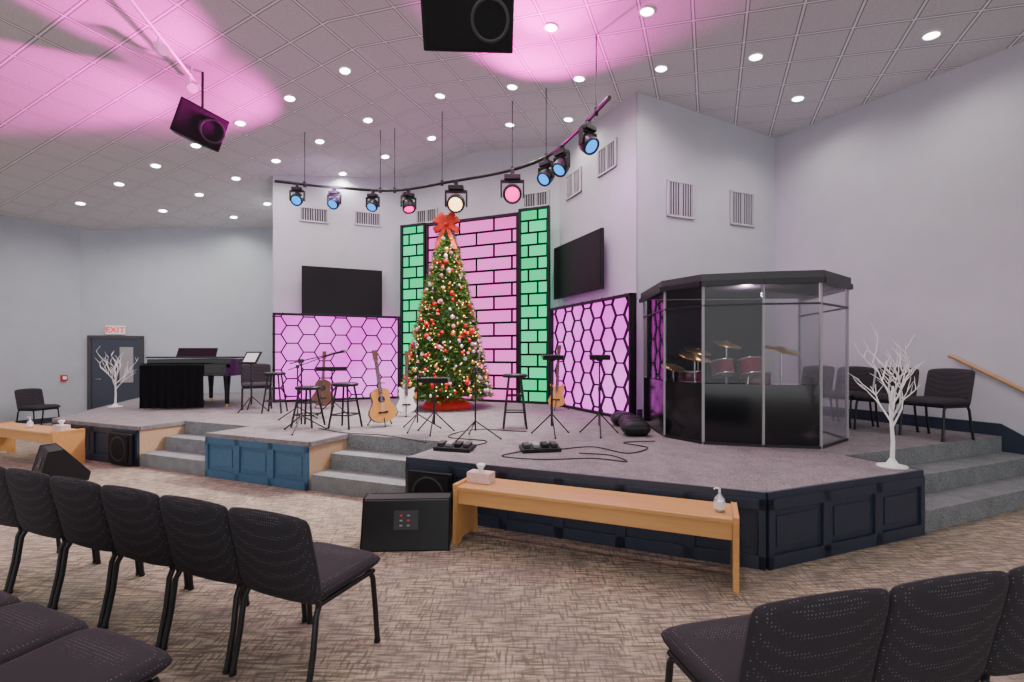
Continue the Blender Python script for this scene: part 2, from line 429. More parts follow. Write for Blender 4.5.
# ------------------------------------------------------------ light wall panels
def frame(mb, w, h, t, d):
    mb.box((t/2, 0, h/2), (t, d, h)); mb.box((w-t/2, 0, h/2), (t, d, h)); mb.box((w/2, 0, t/2), (w, d, t)); mb.box((w/2, 0, h-t/2), (w, d, t))
def lightpanel(name, L0, N0, w, h, m, label, dz=0, rz=TH):
    r = root(name, LN(L0, N0, SZ+dz), rz, label, 'light panel', 'brick light panels')
    mb = MB(); mb.box((w/2, .03, h/2), (w-.02, .04, h-.02)); obj('lit_face', mb, [m], r)
    mb = MB(); frame(mb, w, h, .05, .12); obj('panel_frame', mb, ['black'], r, bevel=.006)
    return r
lightpanel('brick_light_panel', -1.86, -.02, .69, 4.12, 'bgreen', 'tall green glowing brick-pattern panel with black frame')
lightpanel('brick_light_panel', 1.17, -.02, .69, 4.16, 'bgreen', 'tall green glowing brick-pattern panel with black frame')
lightpanel('brick_light_panel', -1.16, .0, 2.32, 4.10, 'bpink', 'wide pink glowing brick-pattern panel behind christmas tree')

def clip(p, q, w, h):
    t0, t1 = 0., 1.; dx, dy = q[0]-p[0], q[1]-p[1]
    for pp, qq in ((-dx, p[0]), (dx, w-p[0]), (-dy, p[1]), (dy, h-p[1])):
        if abs(pp) < 1e-9:
            if qq < 0: return None
        else:
            r = qq/pp
            if pp < 0: t0 = max(t0, r)
            else: t1 = min(t1, r)
    if t0 >= t1-1e-4: return None
    return ((p[0]+dx*t0, p[1]+dy*t0), (p[0]+dx*t1, p[1]+dy*t1))
def hexpanel(loc, rz, w, h, label):
    r = root('hexagon_light_panel', loc, rz, label, 'light panel', 'hexagon panels')
    mb = MB(); mb.box((w/2, .03, h/2), (w-.02, .04, h-.02)); obj('lit_face', mb, ['hex'], r)
    mb = MB(); frame(mb, w, h, .05, .12); obj('panel_frame', mb, ['black'], r, bevel=.006)
    R = .225; mb = MB(); seen = set()
    for i in range(-1, int(w/(1.5*R))+2):
        for j in range(-1, int(h/(R*1.732))+2):
            cx = i*1.5*R+.05; cy = (j+(.5 if i % 2 else 0))*R*1.732+.12
            for k in range(6):
                p = (cx+R*math.cos(k*math.pi/3), cy+R*math.sin(k*math.pi/3)); q_ = (cx+R*math.cos((k+1)*math.pi/3), cy+R*math.sin((k+1)*math.pi/3))
                key = (round((p[0]+q_[0])*50), round((p[1]+q_[1])*50))
                if key in seen: continue
                seen.add(key); c = clip(p, q_, w, h)
                if not c: continue
                (x0, y0), (x1, y1) = c; L_ = math.hypot(x1-x0, y1-y0)
                if L_ < .01: continue
                mb.box(((x0+x1)/2, -.012, (y0+y1)/2), (L_+.02, .035, .028), rot=(0, -math.atan2(y1-y0, x1-x0), 0))
    obj('hexagon_lattice', mb, ['black'], r)
hexpanel(Vector((.84, 10.02, SZ)), math.radians(-67.5), 2.75, 2.0, 'pink glowing hexagon-lattice panel below the wall television')
hexpanel(Vector((-5.20, 10.43, SZ)), math.radians(22.5), 2.72, 1.95, 'lavender glowing hexagon-lattice panel beside the christmas tree')

# ------------------------------------------------------------ TVs, vents
def tv(loc, rz, w, h, label):
    r = root('television', loc, rz, label, 'television', 'wall televisions')
    mb = MB(); mb.box((0, .03, 0), (w, .06, h)); obj('bezel', mb, ['black'], r, bevel=.006)
    mb = MB(); mb.box((0, -.004, .005), (w-.04, .006, h-.05)); obj('screen', mb, ['screen'], r)
    mb = MB(); mb.box((0, .12, 0), (.5, .13, .4)); obj('wall_bracket', mb, ['dark'], r)
p = WL + U*1.47 - V*.2; tv((p.x, p.y, 3.07), math.radians(22.5), 1.76, 1.08, 'large flat black television on the wall over a lit hexagon panel')
p = W1 + V*1.64 - U*.2; tv((p.x, p.y, 3.31), math.radians(-67.5), 1.82, 1.08, 'large flat black television on the angled side wall')
def vent(p, rz, w, h, z, label='pale louvred wall air vent'):
    mb = MB()
    mb.box((0, .012, 0), (w, .016, h), 1)
    for s_ in (-1, 1):
        mb.box((s_*(w/2-.015), 0, 0), (.03, .03, h)); mb.box((0, 0, s_*(h/2-.015)), (w, .03, .03))
    mb.box((0, 0, 0), (.02, .026, h)) 
    k = int(w/.05)
    for i in range(1, k): mb.box((-w/2+i*w/k, 0, 0), (.010, .020, h-.04), rot=(0, 0, .3))
    obj('air_vent', mb, ['ventw', 'dark'], loc=(p.x, p.y, z), rot=(0, 0, rz), label=label, category='air vent', group='wall air vents')
r22 = math.radians(22.5); r67 = math.radians(-67.5)
for t, z in ((.90, 4.25), (2.32, 4.26)):
    vent(W1+U*t-V*.02, r22, .58, .62, z)
for t, z in ((.84, 5.14), (2.03, 5.07)): vent(W1+V*t-U*.02, r67, .6, .5, z)
for t, z in ((.85, 4.82), (2.04, 4.86)): vent(WL+U*t-V*.02, r22, .62, .34, z)
for L, z in ((1.45, 5.0), (-1.35, 4.95)): vent(LN(L, .27), TH, .6, .34, z)

# ------------------------------------------------------------ door & exit sign
t = 4.04; dp = WLb + Vector((-.924, -.383, 0))*t - V*.03
r = root('door_1', (dp.x, dp.y, 0), r22, 'dark painted door with narrow glass pane', 'door'); tag(r, kind='structure')
mb = MB(); mb.box((0, -.02, 1.0), (.98, .05, 2.0)); obj('door_leaf', mb, ['navy'], r)
mb = MB(); mb.box((-.53, -.02, 1.02), (.08, .09, 2.04)); mb.box((.53, -.02, 1.02), (.08, .09, 2.04)); mb.box((0, -.02, 2.05), (1.14, .09, .08)); obj('door_frame', mb, ['dark'], r)
mb = MB(); mb.box((.22, -.05, 1.35), (.28, .02, .9)); obj('glass_pane', mb, ['grey'], r)
mb = MB(); mb.tube([(-.4, -.045, 1), (-.4, -.1, 1), (-.28, -.1, 1)], .012); obj('door_handle', mb, ['chrome'], r)
r = root('exit_sign', (dp.x, dp.y-.03, 2.23), r22, 'white exit sign with red letters over the door', 'exit sign')
mb = MB(); mb.box((0, 0, 0), (.40, .05, .22)); obj('sign_body', mb, ['white'], r, bevel=.005)
cu = bpy.data.curves.new('exit', 'FONT'); cu.body = 'EXIT'; cu.size = .19; cu.align_x = 'CENTER'; cu.align_y = 'CENTER'; cu.extrude = .004; cu.offset = .003
to = bpy.data.objects.new('tmp', cu); col.objects.link(to); bpy.context.view_layer.update()
me = bpy.data.meshes.new_from_object(to.evaluated_get(bpy.context.evaluated_depsgraph_get())); bpy.data.objects.remove(to)
me.materials.clear(); me.materials.append(M['exitr'])
lt = bpy.data.objects.new('sign_lettering', me); col.objects.link(lt); lt.parent = r; lt.location = (0, -.03, 0); lt.rotation_euler = (math.pi/2, 0, 0)
mb = MB(); mb.box((0, 0, 0), (.12, .05, .14)); mb.box((0, -.03, 0), (.07, .02, .08), 1)
fp = WC + Vector((-.383, -.924, 0))*.35
obj('fire_alarm', mb, ['red', 'white'], loc=(fp.x+.03, fp.y, 1.05), rot=(0, 0, math.radians(67.5)), label='small red fire alarm box on the wall', category='fire alarm')

# ------------------------------------------------------------ christmas tree
ct = root('christmas_tree', (-1.27, 9.35, SZ), 0, 'tall decorated christmas tree with red and gold ornaments', 'christmas tree')
TR = lambda z: .84*max(0, (1-(z-.2)/3.35))**.85+.03
mb = MB(); prof = [(.3, .25)]
for i in range(30):
    z = .25+i*3.25/29; prof.append((TR(z)*(.78 if i % 2 else .60), z))
mb.lathe(prof, n=24)
def blade(mb, p, d, ln, w, mi):
    d = d.normalized(); s_ = d.cross(Vector((random.uniform(-1, 1), random.uniform(-1, 1), random.uniform(-1, 1)))).normalized()*w
    mb.add([p-s_, p+s_, p+d*ln], [(0, 1, 2)], mi)
for k in range(5600):
    while True:
        z = random.uniform(.2, 3.5)
        if random.random() < (TR(z)+.12)/.95: break
    a = random.uniform(0, 2*math.pi); rr = TR(z)*random.uniform(.70, 1.0)
    o_ = Vector((math.cos(a), math.sin(a), 0)); p = o_*rr+Vector((0, 0, z)); mi = 0 if random.random() < .5 else 1
    dd = o_+Vector((0, 0, random.uniform(-.35, .45)))+Vector((-o_.y, o_.x, 0))*random.uniform(-.6, .6)
    for j in range(5):
        e = dd+Vector((random.uniform(-.6, .6), random.uniform(-.6, .6), random.uniform(-.5, .5)))
        blade(mb, p, e, random.uniform(.07, .14), .010, mi)
obj('foliage', mb, ['green', 'green2'], ct, label='green needle foliage')
mb = MB(); mb.cyl((0, 0, 0), (0, 0, .5), .05, .05); obj('trunk', mb, ['gdark'], ct)
mb = MB()
mb.lathe([(.06, .30), (.25, .24), (.42, .12), (.50, .012), (.48, .0)], n=28); obj('tree_skirt', mb, ['redc'], ct, label='red fabric skirt')
om = []
for nm, r_ in (('red', .05), ('gold', .05), ('silver', .045), ('red', .035), ('gold', .035), ('pinko', .04)):
    mb = MB(); mb.sphere((0, 0, 0), r_, 12, 8); mb.cyl((0, 0, r_*.95), (0, 0, r_*1.2), r_*.2, mi=1, n=8)
    me = bpy.data.meshes.new('ornament'); me.from_pydata(mb.v, [], mb.f); me.materials.append(M[nm]); me.materials.append(M['brass'])
    me.polygons.foreach_set('material_index', mb.m); me.polygons.foreach_set('use_smooth', mb.s); om.append(me)
def tpos(front):
    while True:
        z = random.uniform(.28, 3.35)
        if random.random() < (TR(z)+.1)/.95: break
    a = random.uniform(math.pi*1.0, math.pi*2.0) if front else random.uniform(0, 2*math.pi)
    r_ = TR(z)*random.uniform(.96, 1.06)
    return Vector((math.cos(a)*r_, math.sin(a)*r_, z))
for k in range(100):
    o = bpy.data.objects.new('ornament', om[k % len(om)]); col.objects.link(o); o.parent = ct; o.location = tpos(True)
mb = MB()
for k in range(360):
    mb.sphere(tpos(False), random.choice((.022, .03, .038)), 7, 5, random.choice((0, 0, 1, 1, 1, 2, 3)))
obj('small_ornaments', mb, ['red', 'gold', 'silver', 'pinko'], ct, kind='stuff', label='small mixed red and gold baubles')
mb = MB()
for k in range(360): mb.sphere(tpos(False), .009, 5, 4)
obj('string_lights', mb, ['warm'], ct, kind='stuff', label='tiny warm white lights')
mb = MB()
for k, ang in enumerate((25, 60, 120, 155, 205, 335, 90)):
    a = math.radians(ang); dx, dz = math.cos(a), math.sin(a); px_, pz_ = -dz, dx; pts = []
    Lp = .27 if ang != 90 else .20
    for i in range(13):
        t = i/12*2*math.pi; u = (1-math.cos(t))/2*Lp
        pts.append((dx*u, -.06+math.sin(t)*.06, 3.55+dz*u))
    mb.strip(pts, (px_*.11, .0, pz_*.11))
for s_ in (-1, 1):
    mb.strip([(s_*(.02+.16*i/5), -.10-.05*i/5, 3.52-.45*i/5) for i in range(6)], (.08, .02, 0))
mb.sphere((0, -.10, 3.55), .05)
obj('ribbon_bow', mb, ['redc'], ct, label='large red ribbon bow topper')

# ------------------------------------------------------------ overhead pipe and stage lights
def smooth(pts, k=8):
    pts = [Vector(p) for p in pts]; out = []
    P_ = [pts[0]*2-pts[1]]+pts+[pts[-1]*2-pts[-2]]
    for i in range(1, len(P_)-2):
        for j in range(k):
            t = j/k; a, b, c, d = P_[i-1], P_[i], P_[i+1], P_[i+2]
            out.append(.5*((2*b)+(c-a)*t+(2*a-5*b+4*c-d)*t*t+(3*b-a-3*c+d)*t**3))
    out.append(pts[-1]); return out
def sm2(pts, k): return smooth([(a, b, SZ+.008) for a, b in pts], k)
PZ = 4.9
pp = smooth([(-4.5, 9.1, PZ), (-3.5, 9.45, PZ), (-2.35, 9.62, PZ), (-1.2, 9.15, PZ), (-.1, 8.62, PZ), (.57, 8.0, PZ), (.95, 7.1, PZ), (1.25, 6.15, PZ)])
r = root('lighting_pipe', (0, 0, 0), 0, 'curved black lighting pipe hung from the ceiling', 'lighting pipe')
mb = MB(); mb.tube(pp, .03, 8); obj('pipe', mb, ['blackm'], r)
def pipe_at(f):
    return pp[int(f*(len(pp)-1))]
for f in (.08, .25, .30, .42, .60, .72, .95):
    p = pipe_at(f); mb = MB(); mb.cyl(p, (p.x, p.y, ceilz(p.x, p.y)), .008, n=6); mb.box((p.x, p.y, p.z), (.05, .05, .1)); obj('hanger_rod', mb, ['blackm'], r)
def stagelight(p, lens, sc, tilt, rz, label):
    r = root('stage_light', p, rz, label, 'stage light', 'stage lights on the pipe'); r.scale = (sc, sc, sc)
    mb = MB(); mb.box((0, 0, -.02), (.06, .09, .1)); mb.cyl((0, 0, -.06), (0, 0, -.12), .02, n=8); mb.box((0, 0, -.10), (.24, .16, .07)); obj('clamp', mb, ['blackm'], r, bevel=.006)
    mb = MB(); mb.box((0, 0, -.15), (.34, .07, .035)); mb.box((-.165, 0, -.26), (.025, .08, .25)); mb.box((.165, 0, -.26), (.025, .08, .25)); obj('yoke', mb, ['blackm'], r, bevel=.005)
    mb = MB(); mb.lathe([(.001, .15), (.09, .14), (.13, .08), (.142, 0), (.142, -.08), (.135, -.12), (.12, -.12), (.105, -.10)], n=20)
    h = obj('housing', mb, ['blackm'], r, loc=(0, 0, -.33), rot=(tilt, 0, 0))
    mb = MB(); mb.lathe([(.001, -.125), (.06, -.118), (.106, -.10)], n=20); obj('lens', mb, [lens], h)
for f, ln, sc, tl, rz, lb in ((.06, 'bblue', .8, -.9, .1, 'black stage light with pale blue lens'), (.15, 'bblue', .8, -.8, -.2, 'black stage light with pale blue lens'),
        (.24, 'bblue', .8, -.7, -.2, 'black stage light with pale blue lens'), (.335, 'bmagenta', .9, -.45, .6, 'black stage light with magenta lens'),
        (.46, 'bwarm', 1.2, -1.1, 0, 'large stage light with warm white lens'), (.60, 'bmagenta', 1.2, -1.15, 0, 'large stage light glowing bright magenta'),
        (.72, 'bblue', .9, -.8, -.8, 'black stage light with blue lens'), (.80, 'bblue', .9, -.7, -.9, 'black stage light with blue lens'), (.92, 'bblue', .9, -.8, .7, 'black stage light with pale blue lens')):
    p = pipe_at(f); stagelight((p.x, p.y, p.z-.03), ln, sc, tl, rz, lb)

# ceiling speakers
def hspeaker(loc, rot, w, h, d, label):
    r = root('hanging_speaker', loc, 0, label, 'speaker', 'hanging speakers'); r.rotation_euler = rot
    mb = MB(); wb = w*.6
    mb.add([(-w/2, -d/2, -h/2), (w/2, -d/2, -h/2), (wb/2, d/2, -h/2), (-wb/2, d/2, -h/2), (-w/2, -d/2, h/2), (w/2, -d/2, h/2), (wb/2, d/2, h/2), (-wb/2, d/2, h/2)],
           [(0, 3, 2, 1), (4, 5, 6, 7), (0, 1, 5, 4), (1, 2, 6, 5), (2, 3, 7, 6), (3, 0, 4, 7)])
    obj('cabinet', mb, ['black'], r, bevel=.012)
    mb = MB(); mb.box((0, -d/2-.008, 0), (w-.05, .012, h-.05)); obj('grille', mb, ['grille'], r)
    mb = MB(); mb.lathe([(h*.29, 0), (h*.32, .008), (h*.35, 0)], n=24); obj('speaker_ring', mb, ['dark'], r, loc=(w*.24, -d/2-.016, 0), rot=(math.pi/2, 0, 0))
    return r
for loc, rot, w, h, d, lb in (((-.37, 4.1, 4.47), (.62, 0, .05), .76, .46, .42, 'large black speaker hung from ceiling, lit magenta edge'),
                              ((-4.82, 7.35, 5.12), (.35, .22, .85), .66, .50, .48, 'black speaker hung angled from tiled ceiling')):
    r = hspeaker(loc, rot, w, h, d, lb)
    R = Euler(rot).to_matrix(); top = R @ Vector((0, .02, h/2))
    mb = MB(); Ri = R.inverted(); zc = ceilz(loc[0]+top.x, loc[1]+top.y)
    mb.cyl(Ri @ (top-Vector((0, 0, .03))), Ri @ Vector((top.x, top.y, zc-loc[2])), .018, n=8); obj('hanger_rod', mb, ['blackm'], r)

# track spots
tx, ty = -4.6, 6.2
r = root('track_light', (tx, ty, ceilz(tx, ty)), 0, 'white ceiling track with two spot heads', 'track light')
mb = MB(); mb.tube([(-.25, 1.3, -.28), (.3, -1.2, -.30)], .022, 6)
mb.cyl((-.2, 1.0, -.28), (-.2, 1.0, 0), .012, n=6); mb.cyl((.2, -.8, -.3), (.2, -.8, .02), .012, n=6); obj('track', mb, ['white'], r)
for y, tt in ((.9, .7), (.0, .9)):
    x = -.25+(1.3-y)*.22
    mb = MB(); mb.cyl((0, 0, .0), (0, 0, -.10), .012, n=6); mb.tube([(0, .08, -.08), (.0, .02, -.13), (.02, -.12, -.23)], [.035, .055, .07], 14)
    obj('spot_head', mb, ['white'], r, loc=(x, y, -.29), rot=(0, 0, tt))

# downlights
rows = {-3.47: [-7.9, -6.5, -5.3, -4.1, -2.9, -1.7, -.5, 1.8, 3.0, 4.25], -2.17: [-7.2, -5.9, -4.7, -3.5, -2.3, -1.1, .5, 1.9, 3.05, 4.3, 5.56, 7.5],
        -.85: [-7.8, -6.5, -5.3, -4.1, -2.9, -1.7, -.5, 1.3, 2.5, 6.26], -4.8: [2.4, 5.0, 6.3], 1.0: [-8.3, -7.0], -6.1: [-6.8, 1.5, 4.5], -7.6: [-6, -2.5, 1.5, 4.5], -9.2: [-6, -2.5, 1.5, 4.5, 8]}
for N, Lr in rows.items():
    for L in Lr:
        z = cz(L); p = LN(L, N, z)
        tilt = math.atan(.10) if L > 0 else -math.atan(.17)
        r = root('recessed_downlight', (p.x, p.y, p.z-.002), TH, 'round recessed ceiling downlight, lit white', 'ceiling light', 'ceiling downlights')
        r.rotation_euler = Euler((0, tilt, TH))
        mb = MB(); mb.lathe([(.105, 0), (.10, -.012), (.082, -.012), (.078, .0)], n=20); obj('trim_ring', mb, ['white'], r)
        mb = MB(); mb.lathe([(.001, -.008), (.078, -.006)], n=20); obj('lamp_disc', mb, ['bulb'], r)
        ld = bpy.data.lights.new('downlight', 'SPOT'); ld.energy = 66; ld.spot_size = math.radians(155); ld.spot_blend = .8; ld.shadow_soft_size = .07; ld.color = (1, .95, .89)
        lo = bpy.data.objects.new('downlight_lamp', ld); col.objects.link(lo); lo.location = (p.x, p.y, p.z-.06)

# ------------------------------------------------------------ chairs
def church_chair(loc, rz, label, group):
    r = root('stacking_chair', loc, rz, label, 'chair', group)
    mb = MB(); mb.pillow(.26, .25, .048, lambda x, y, z: Vector((x, y+.02, .455+z-.10*max(0, y-.15)+.015*max(0, y)*2)), e=8, cr=.05)
    obj('seat', mb, ['fabric'], r)
    def bk(x, y, z):
        zz = .635+y; yy = -.215-(zz-.42)*.20+.28*x*x
        return Vector((x, yy-z, zz-.02*(x/.26)**2*(1 if y > 0 else 0)))
    mb = MB(); mb.pillow(.262, .228, .028, bk, e=12, cr=.04, nu=18); obj('backrest', mb, ['fabric'], r)
    mb = MB()
    for s_ in (-1, 1): mb.tube([(s_*.235, .21, .405), (s_*.235, -.20, .405)], .013, 8)
    mb.tube([(-.235, .19, .405), (.235, .19, .405)], .012, 8); mb.tube([(-.235, -.16, .405), (.235, -.16, .405)], .012, 8)
    for s_ in (-1, 1): mb.tube([(s_*.238, -.20, .40), (s_*.24, -.215, .50), (s_*.235, -.235, .62)], .012, 8)
    obj('seat_frame', mb, ['blackm'], r)
    for s_ in (-1, 1):
        mb = MB(); mb.tube([(s_*.235, -.19, .405), (s_*.24, -.215, .36), (s_*.243, -.235, .2), (s_*.245, -.275, .012)], .0145, 8); mb.cyl((s_*.245, -.275, 0), (s_*.245, -.274, .02), .018, n=8)
        obj('leg', mb, ['blackm'], r)
        mb = MB(); mb.tube([(s_*.235, .18, .405), (s_*.238, .20, .37), (s_*.243, .215, .2), (s_*.245, .23, .012)], .0145, 8); mb.cyl((s_*.245, .23, 0), (s_*.245, .229, .02), .018, n=8)
        obj('leg', mb, ['blackm'], r)
    return r
base = church_chair((-1.066, 2.56, 0), TH, 'black dotted-fabric stacking chair in a linked row', 'row of chairs facing the stage')
for i in range(1, 6): clone(base, (-1.066-.492*i, 2.56+.204*i, 0), TH)
for i in range(4):
    c = clone(base, (-1.60-.49*i, 1.66+.203*i, 0), TH, 'black dotted-fabric stacking chair with padded seat'); c['group'] = 'second row of chairs'
for i in range(3):
    c = clone(base, (.91+.515*i, 1.78+.125*i, 0), math.radians(13.5), 'black dotted-fabric chair in an angled row'); c['group'] = 'angled row of chairs'
for x, y, z, a in ((5.26, 5.98, SZ, 105), (5.06, 6.52, SZ, 112), (4.87, 7.06, SZ, 112), (4.66, 7.60, SZ, 112), (-10.40, 10.55, 0, -100), (-4.95, 9.30, SZ, -150)):
    c = clone(base, (x, y, z), math.radians(a), 'black fabric stacking chair standing on the stage' if z else 'black fabric stacking chair against the wall'); c['group'] = 'loose chairs'

# ------------------------------------------------------------ benches
def bench(L0, L1, Nf, label):
    r = root('wooden_bench', LN(L0, Nf, 0), TH, label, 'bench', 'maple benches'); w = L1-L0
    mb = MB(); mb.box((w/2, .19, .475), (w, .38, .035)); obj('seat', mb, ['maple'], r, bevel=.008)
    mb = MB(); mb.box((w/2, .03, .40), (w-.08, .025, .115)); obj('apron', mb, ['maple'], r, bevel=.004)
    mb = MB(); mb.box((w/2, .35, .40), (w-.08, .025, .115)); obj('apron', mb, ['maple'], r, bevel=.004)
    for x in (0.02, w-.02):
        mb = MB(); mb.xprism([(.0, 0), (.06, 0), (.09, .05), (.29, .05), (.32, 0), (.38, 0), (.375, .36), (.38, .505), (0, .505), (.01, .36)], x-.02, x+.02); obj('leg', mb, ['maple'], r, bevel=.005)
    return r
bench(2.97, 5.16, -6.07, 'long maple bench along the stage front')
bench(-5.6, -3.6, -5.85, 'maple bench standing by the end of the stage')
M['tbox'] = mat('tissue_box_card', (.75, .55, .50), .6, noise=.1)
def tissue(p, z, rz=TH):
    r = root('tissue_box', (p.x, p.y, z), rz, 'small tissue box with tissue pulled up', 'tissue box', 'tissue boxes')
    mb = MB(); mb.box((0, 0, .045), (.22, .12, .09)); obj('box', mb, [M['tbox']], r, bevel=.004)
    mb = MB(); mb.lathe([(.03, .09), (.02, .11), (.045, .15), (.03, .16), (.001, .13)], n=7); obj('tissue', mb, ['white'], r)
tissue(LN(3.13, -5.86), .494); tissue(LN(-3.75, -5.68), .494)
def sanit(p):
    r = root('sanitizer_bottle', (p.x, p.y, .494), 0, 'clear pump bottle of hand sanitizer on bench', 'sanitizer bottle', 'sanitizer bottles')
    mb = MB(); mb.lathe([(.001, 0), (.035, 0), (.036, .09), (.014, .115), (.014, .125)], n=18); obj('bottle', mb, ['silver'], r)
    mb = MB(); mb.cyl((0, 0, .125), (0, 0, .16), .008); mb.tube([(0, 0, .16), (-.03, 0, .165), (-.04, 0, .155)], .006, 6); obj('pump', mb, ['white'], r)
    mb = MB(); mb.lathe([(.0372, .02), (.0375, .075)], n=18); obj('bottle_label', mb, ['white'], r)
sanit(LN(5.04, -5.92)); sanit(LN(-4.6, -5.68))
# ------------------------------------------------------------ wedge monitors
def wedge(x, y, rz, label):
    r = root('floor_monitor', (x, y, 0), rz, label, 'speaker', 'floor monitors')
    mb = MB(); mb.xprism([(0, 0), (.46, 0), (.48, .10), (.24, .41), (.10, .40)], -.36, .36); obj('cabinet', mb, ['black'], r, bevel=.012)
    ang = math.atan2(.10, .40)
    def on(zz, d): return (zz*.10/.40-d, zz)
    y0, z0 = on(.24, .004); mb = MB(); mb.box((0, y0, z0), (.20, .008, .15), rot=(-ang, 0, 0)); obj('connector_plate', mb, ['dark'], r)
    for i in range(2):
        for j in range(3):
            y0, z0 = on(.20+.038*j, .010); mb = MB(); mb.box((-.04+i*.06, y0, z0), (.022, .006, .012), rot=(-ang, 0, 0))
            obj('connector', mb, ['redc' if (i+j) == 2 else 'grey'], r)
    mb = MB(); mb.box((0, .365, .258), (.66, .37, .012), rot=(math.atan2(-.31, .24), 0, 0)); obj('grille', mb, ['grille'], r)
    return r
wedge(-.87, 3.90, math.radians(3), 'black wedge floor monitor with rear connector plate')
wedge(-6.0, 6.02, math.radians(-40), 'black wedge floor monitor beside maple bench')

# ------------------------------------------------------------ white branch trees
def branchtree(loc, h, seed, label):
    rnd = random.Random(seed); r = root('white_branch_tree', loc, 0, label, 'decorative tree', 'white branch trees')
    mb = MB(); mb.lathe([(.001, 0), (.12, 0), (.12, .015), (.05, .03), (.02, .08)], n=20); obj('base', mb, ['cream'], r)
    mb = MB()
    def br(p, d, ln, rad, dep):
        pts = [p]; q = p.copy(); dd = d.copy()
        for i in range(4):
            dd = (dd+Vector((rnd.uniform(-.22, .22), rnd.uniform(-.22, .22), rnd.uniform(-.02, .16)))).normalized(); q = q+dd*ln/4; pts.append(q.copy())
        mb.tube(pts, [rad*(1-.17*i) for i in range(5)], 6)
        if dep <= 0: return
        for i in range(3 if dep > 1 else 2):
            t = rnd.choice((2, 3, 4)); a = rnd.uniform(0, 6.28)
            nd = (dd+Vector((math.cos(a), math.sin(a)*.8, .15))*rnd.uniform(.6, 1.0)).normalized()
            br(pts[t], nd, ln*rnd.uniform(.5, .65), rad*.65, dep-1)
    mb.tube([(0, 0, .03), (.008, 0, h*.2), (-.008, 0.01, h*.45), (.01, 0, h*.62)], [.020, .017, .013, .009], 8)
    for i in range(8):
        a = i*2.4; br(Vector((0, 0, h*(.30+.035*i))), Vector((math.cos(a)*.6, math.sin(a)*.6, .85)).normalized(), h*.33, .010, 2)
    obj('branches', mb, ['cream'], r)
branchtree((3.50, 4.42, SZ), 1.20, 3, 'white bare-branch tree near the stage corner')
branchtree((-7.85, 9.5, SZ), 1.12, 5, 'white bare-branch tree beside the piano')

# ------------------------------------------------------------ drum enclosure
de = root('drum_shield', (0, 0, SZ), 0, 'smoked acrylic drum enclosure with black lid', 'drum shield')
dpts = [(1.99, 7.25), (1.92, 6.03), (2.21, 5.55), (2.81, 5.37), (3.39, 5.27), (4.05, 5.80), (4.25, 7.1)]
H = 1.87
for i in range(len(dpts)-1):
    a = Vector((*dpts[i], 0)); b = Vector((*dpts[i+1], 0)); d = b-a; L_ = d.length; rz = math.atan2(d.y, d.x)
    clear = i in (4, 5); kw = dict(loc=(a.x, a.y, 0), rot=(0, 0, rz))
    mb = MB(); mb.box((L_/2, 0, H/2+.35), (L_-.03, .01, H-.72)) 
    obj('shield_panel', mb, ['cyglass' if clear else 'dglass'], de, **kw)
    mb = MB(); mb.box((L_/2, 0, .36), (L_-.03, .012, .68)); obj('lower_panel', mb, ['cyglass' if clear else 'dpanel'], de, label='gloss lower panel', **kw)
    mb = MB(); mb.box((L_/2, 0, .015), (L_, .03, .03)); obj('panel_rail', mb, ['blackm'], de, **kw)
    mb = MB(); mb.box((L_/2, 0, H-.27), (L_, .03, .02)); obj('panel_rail', mb, ['blackm'], de, **kw)
a = Vector((2.05, 7.27, 0)); b = Vector((3.75, 7.17, 0)); d = b-a
mb = MB(); mb.box((d.length/2, 0, H/2), (d.length, .05, H-.02)); obj('acoustic_backing', mb, [mat('acoustic_foam', (.018, .018, .022), .9, noise=.3, spec=.1)], de, loc=a, rot=(0, 0, math.atan2(d.y, d.x)), label='black foam acoustic backing')
for p in dpts:
    mb = MB(); mb.box((p[0], p[1], H/2), (.025, .025, H)); obj('panel_post', mb, ['grey'], de)
cx = sum(p[0] for p in dpts)/7; cy = sum(p[1] for p in dpts)/7
lp = [(cx+(p[0]-cx)*1.04, cy+(p[1]-cy)*1.04) for p in dpts]
mb = MB(); mb.prism(lp, H, H+.09); obj('lid', mb, ['dark'], de, bevel=.01)
mb = MB()
for i in range(6):
    a = Vector((*lp[i], 0)); b = Vector((*lp[i+1], 0)); d = b-a
    mb.box(((a.x+b.x)/2, (a.y+b.y)/2, H-.02), (d.length, .04, .06), rot=(0, 0, math.atan2(d.y, d.x)))
obj('lid_band', mb, ['blackm'], de)

dk = root('drum_kit', (2.95, 6.30, SZ), math.radians(10), 'dark red drum kit with cymbals inside the enclosure', 'drum kit')
def shell(name, loc, r_, h_, rot):
    mb = MB(); mb.lathe([(r_*.98, 0), (r_, .01), (r_, h_-.01), (r_*.98, h_)], n=28, mi=0)
    mb.lathe([(.001, h_), (r_*.97, h_)], n=28, mi=1); mb.lathe([(r_*.97, 0), (.001, 0)], n=28, mi=1)
    for z in (0.01, h_-.01): mb.lathe([(r_*1.0, z-.012), (r_*1.05, z-.012), (r_*1.05, z+.012), (r_*1.0, z+.012)], n=28, mi=2)
    obj(name, mb, ['drum', 'skin', 'chrome'], dk, loc=loc, rot=rot)
shell('kick_drum', (0, -.22, .28), .27, .42, (-math.pi/2, 0, 0))
shell('rack_tom', (-.2, -.02, .76), .14, .2, (-.3, 0, 0)); shell('rack_tom', (.2, -.02, .76), .15, .22, (-.3, 0, 0))
shell('floor_tom', (.5, .3, .38), .19, .42, (0, 0, 0)); shell('snare_drum', (-.45, .35, .66), .17, .15, (0, 0, 0))
mb = MB()
for x, y in ((.36, .3), (.6, .2), (.56, .46)): mb.cyl((x, y, 0), (x, y, .5), .01, n=6)
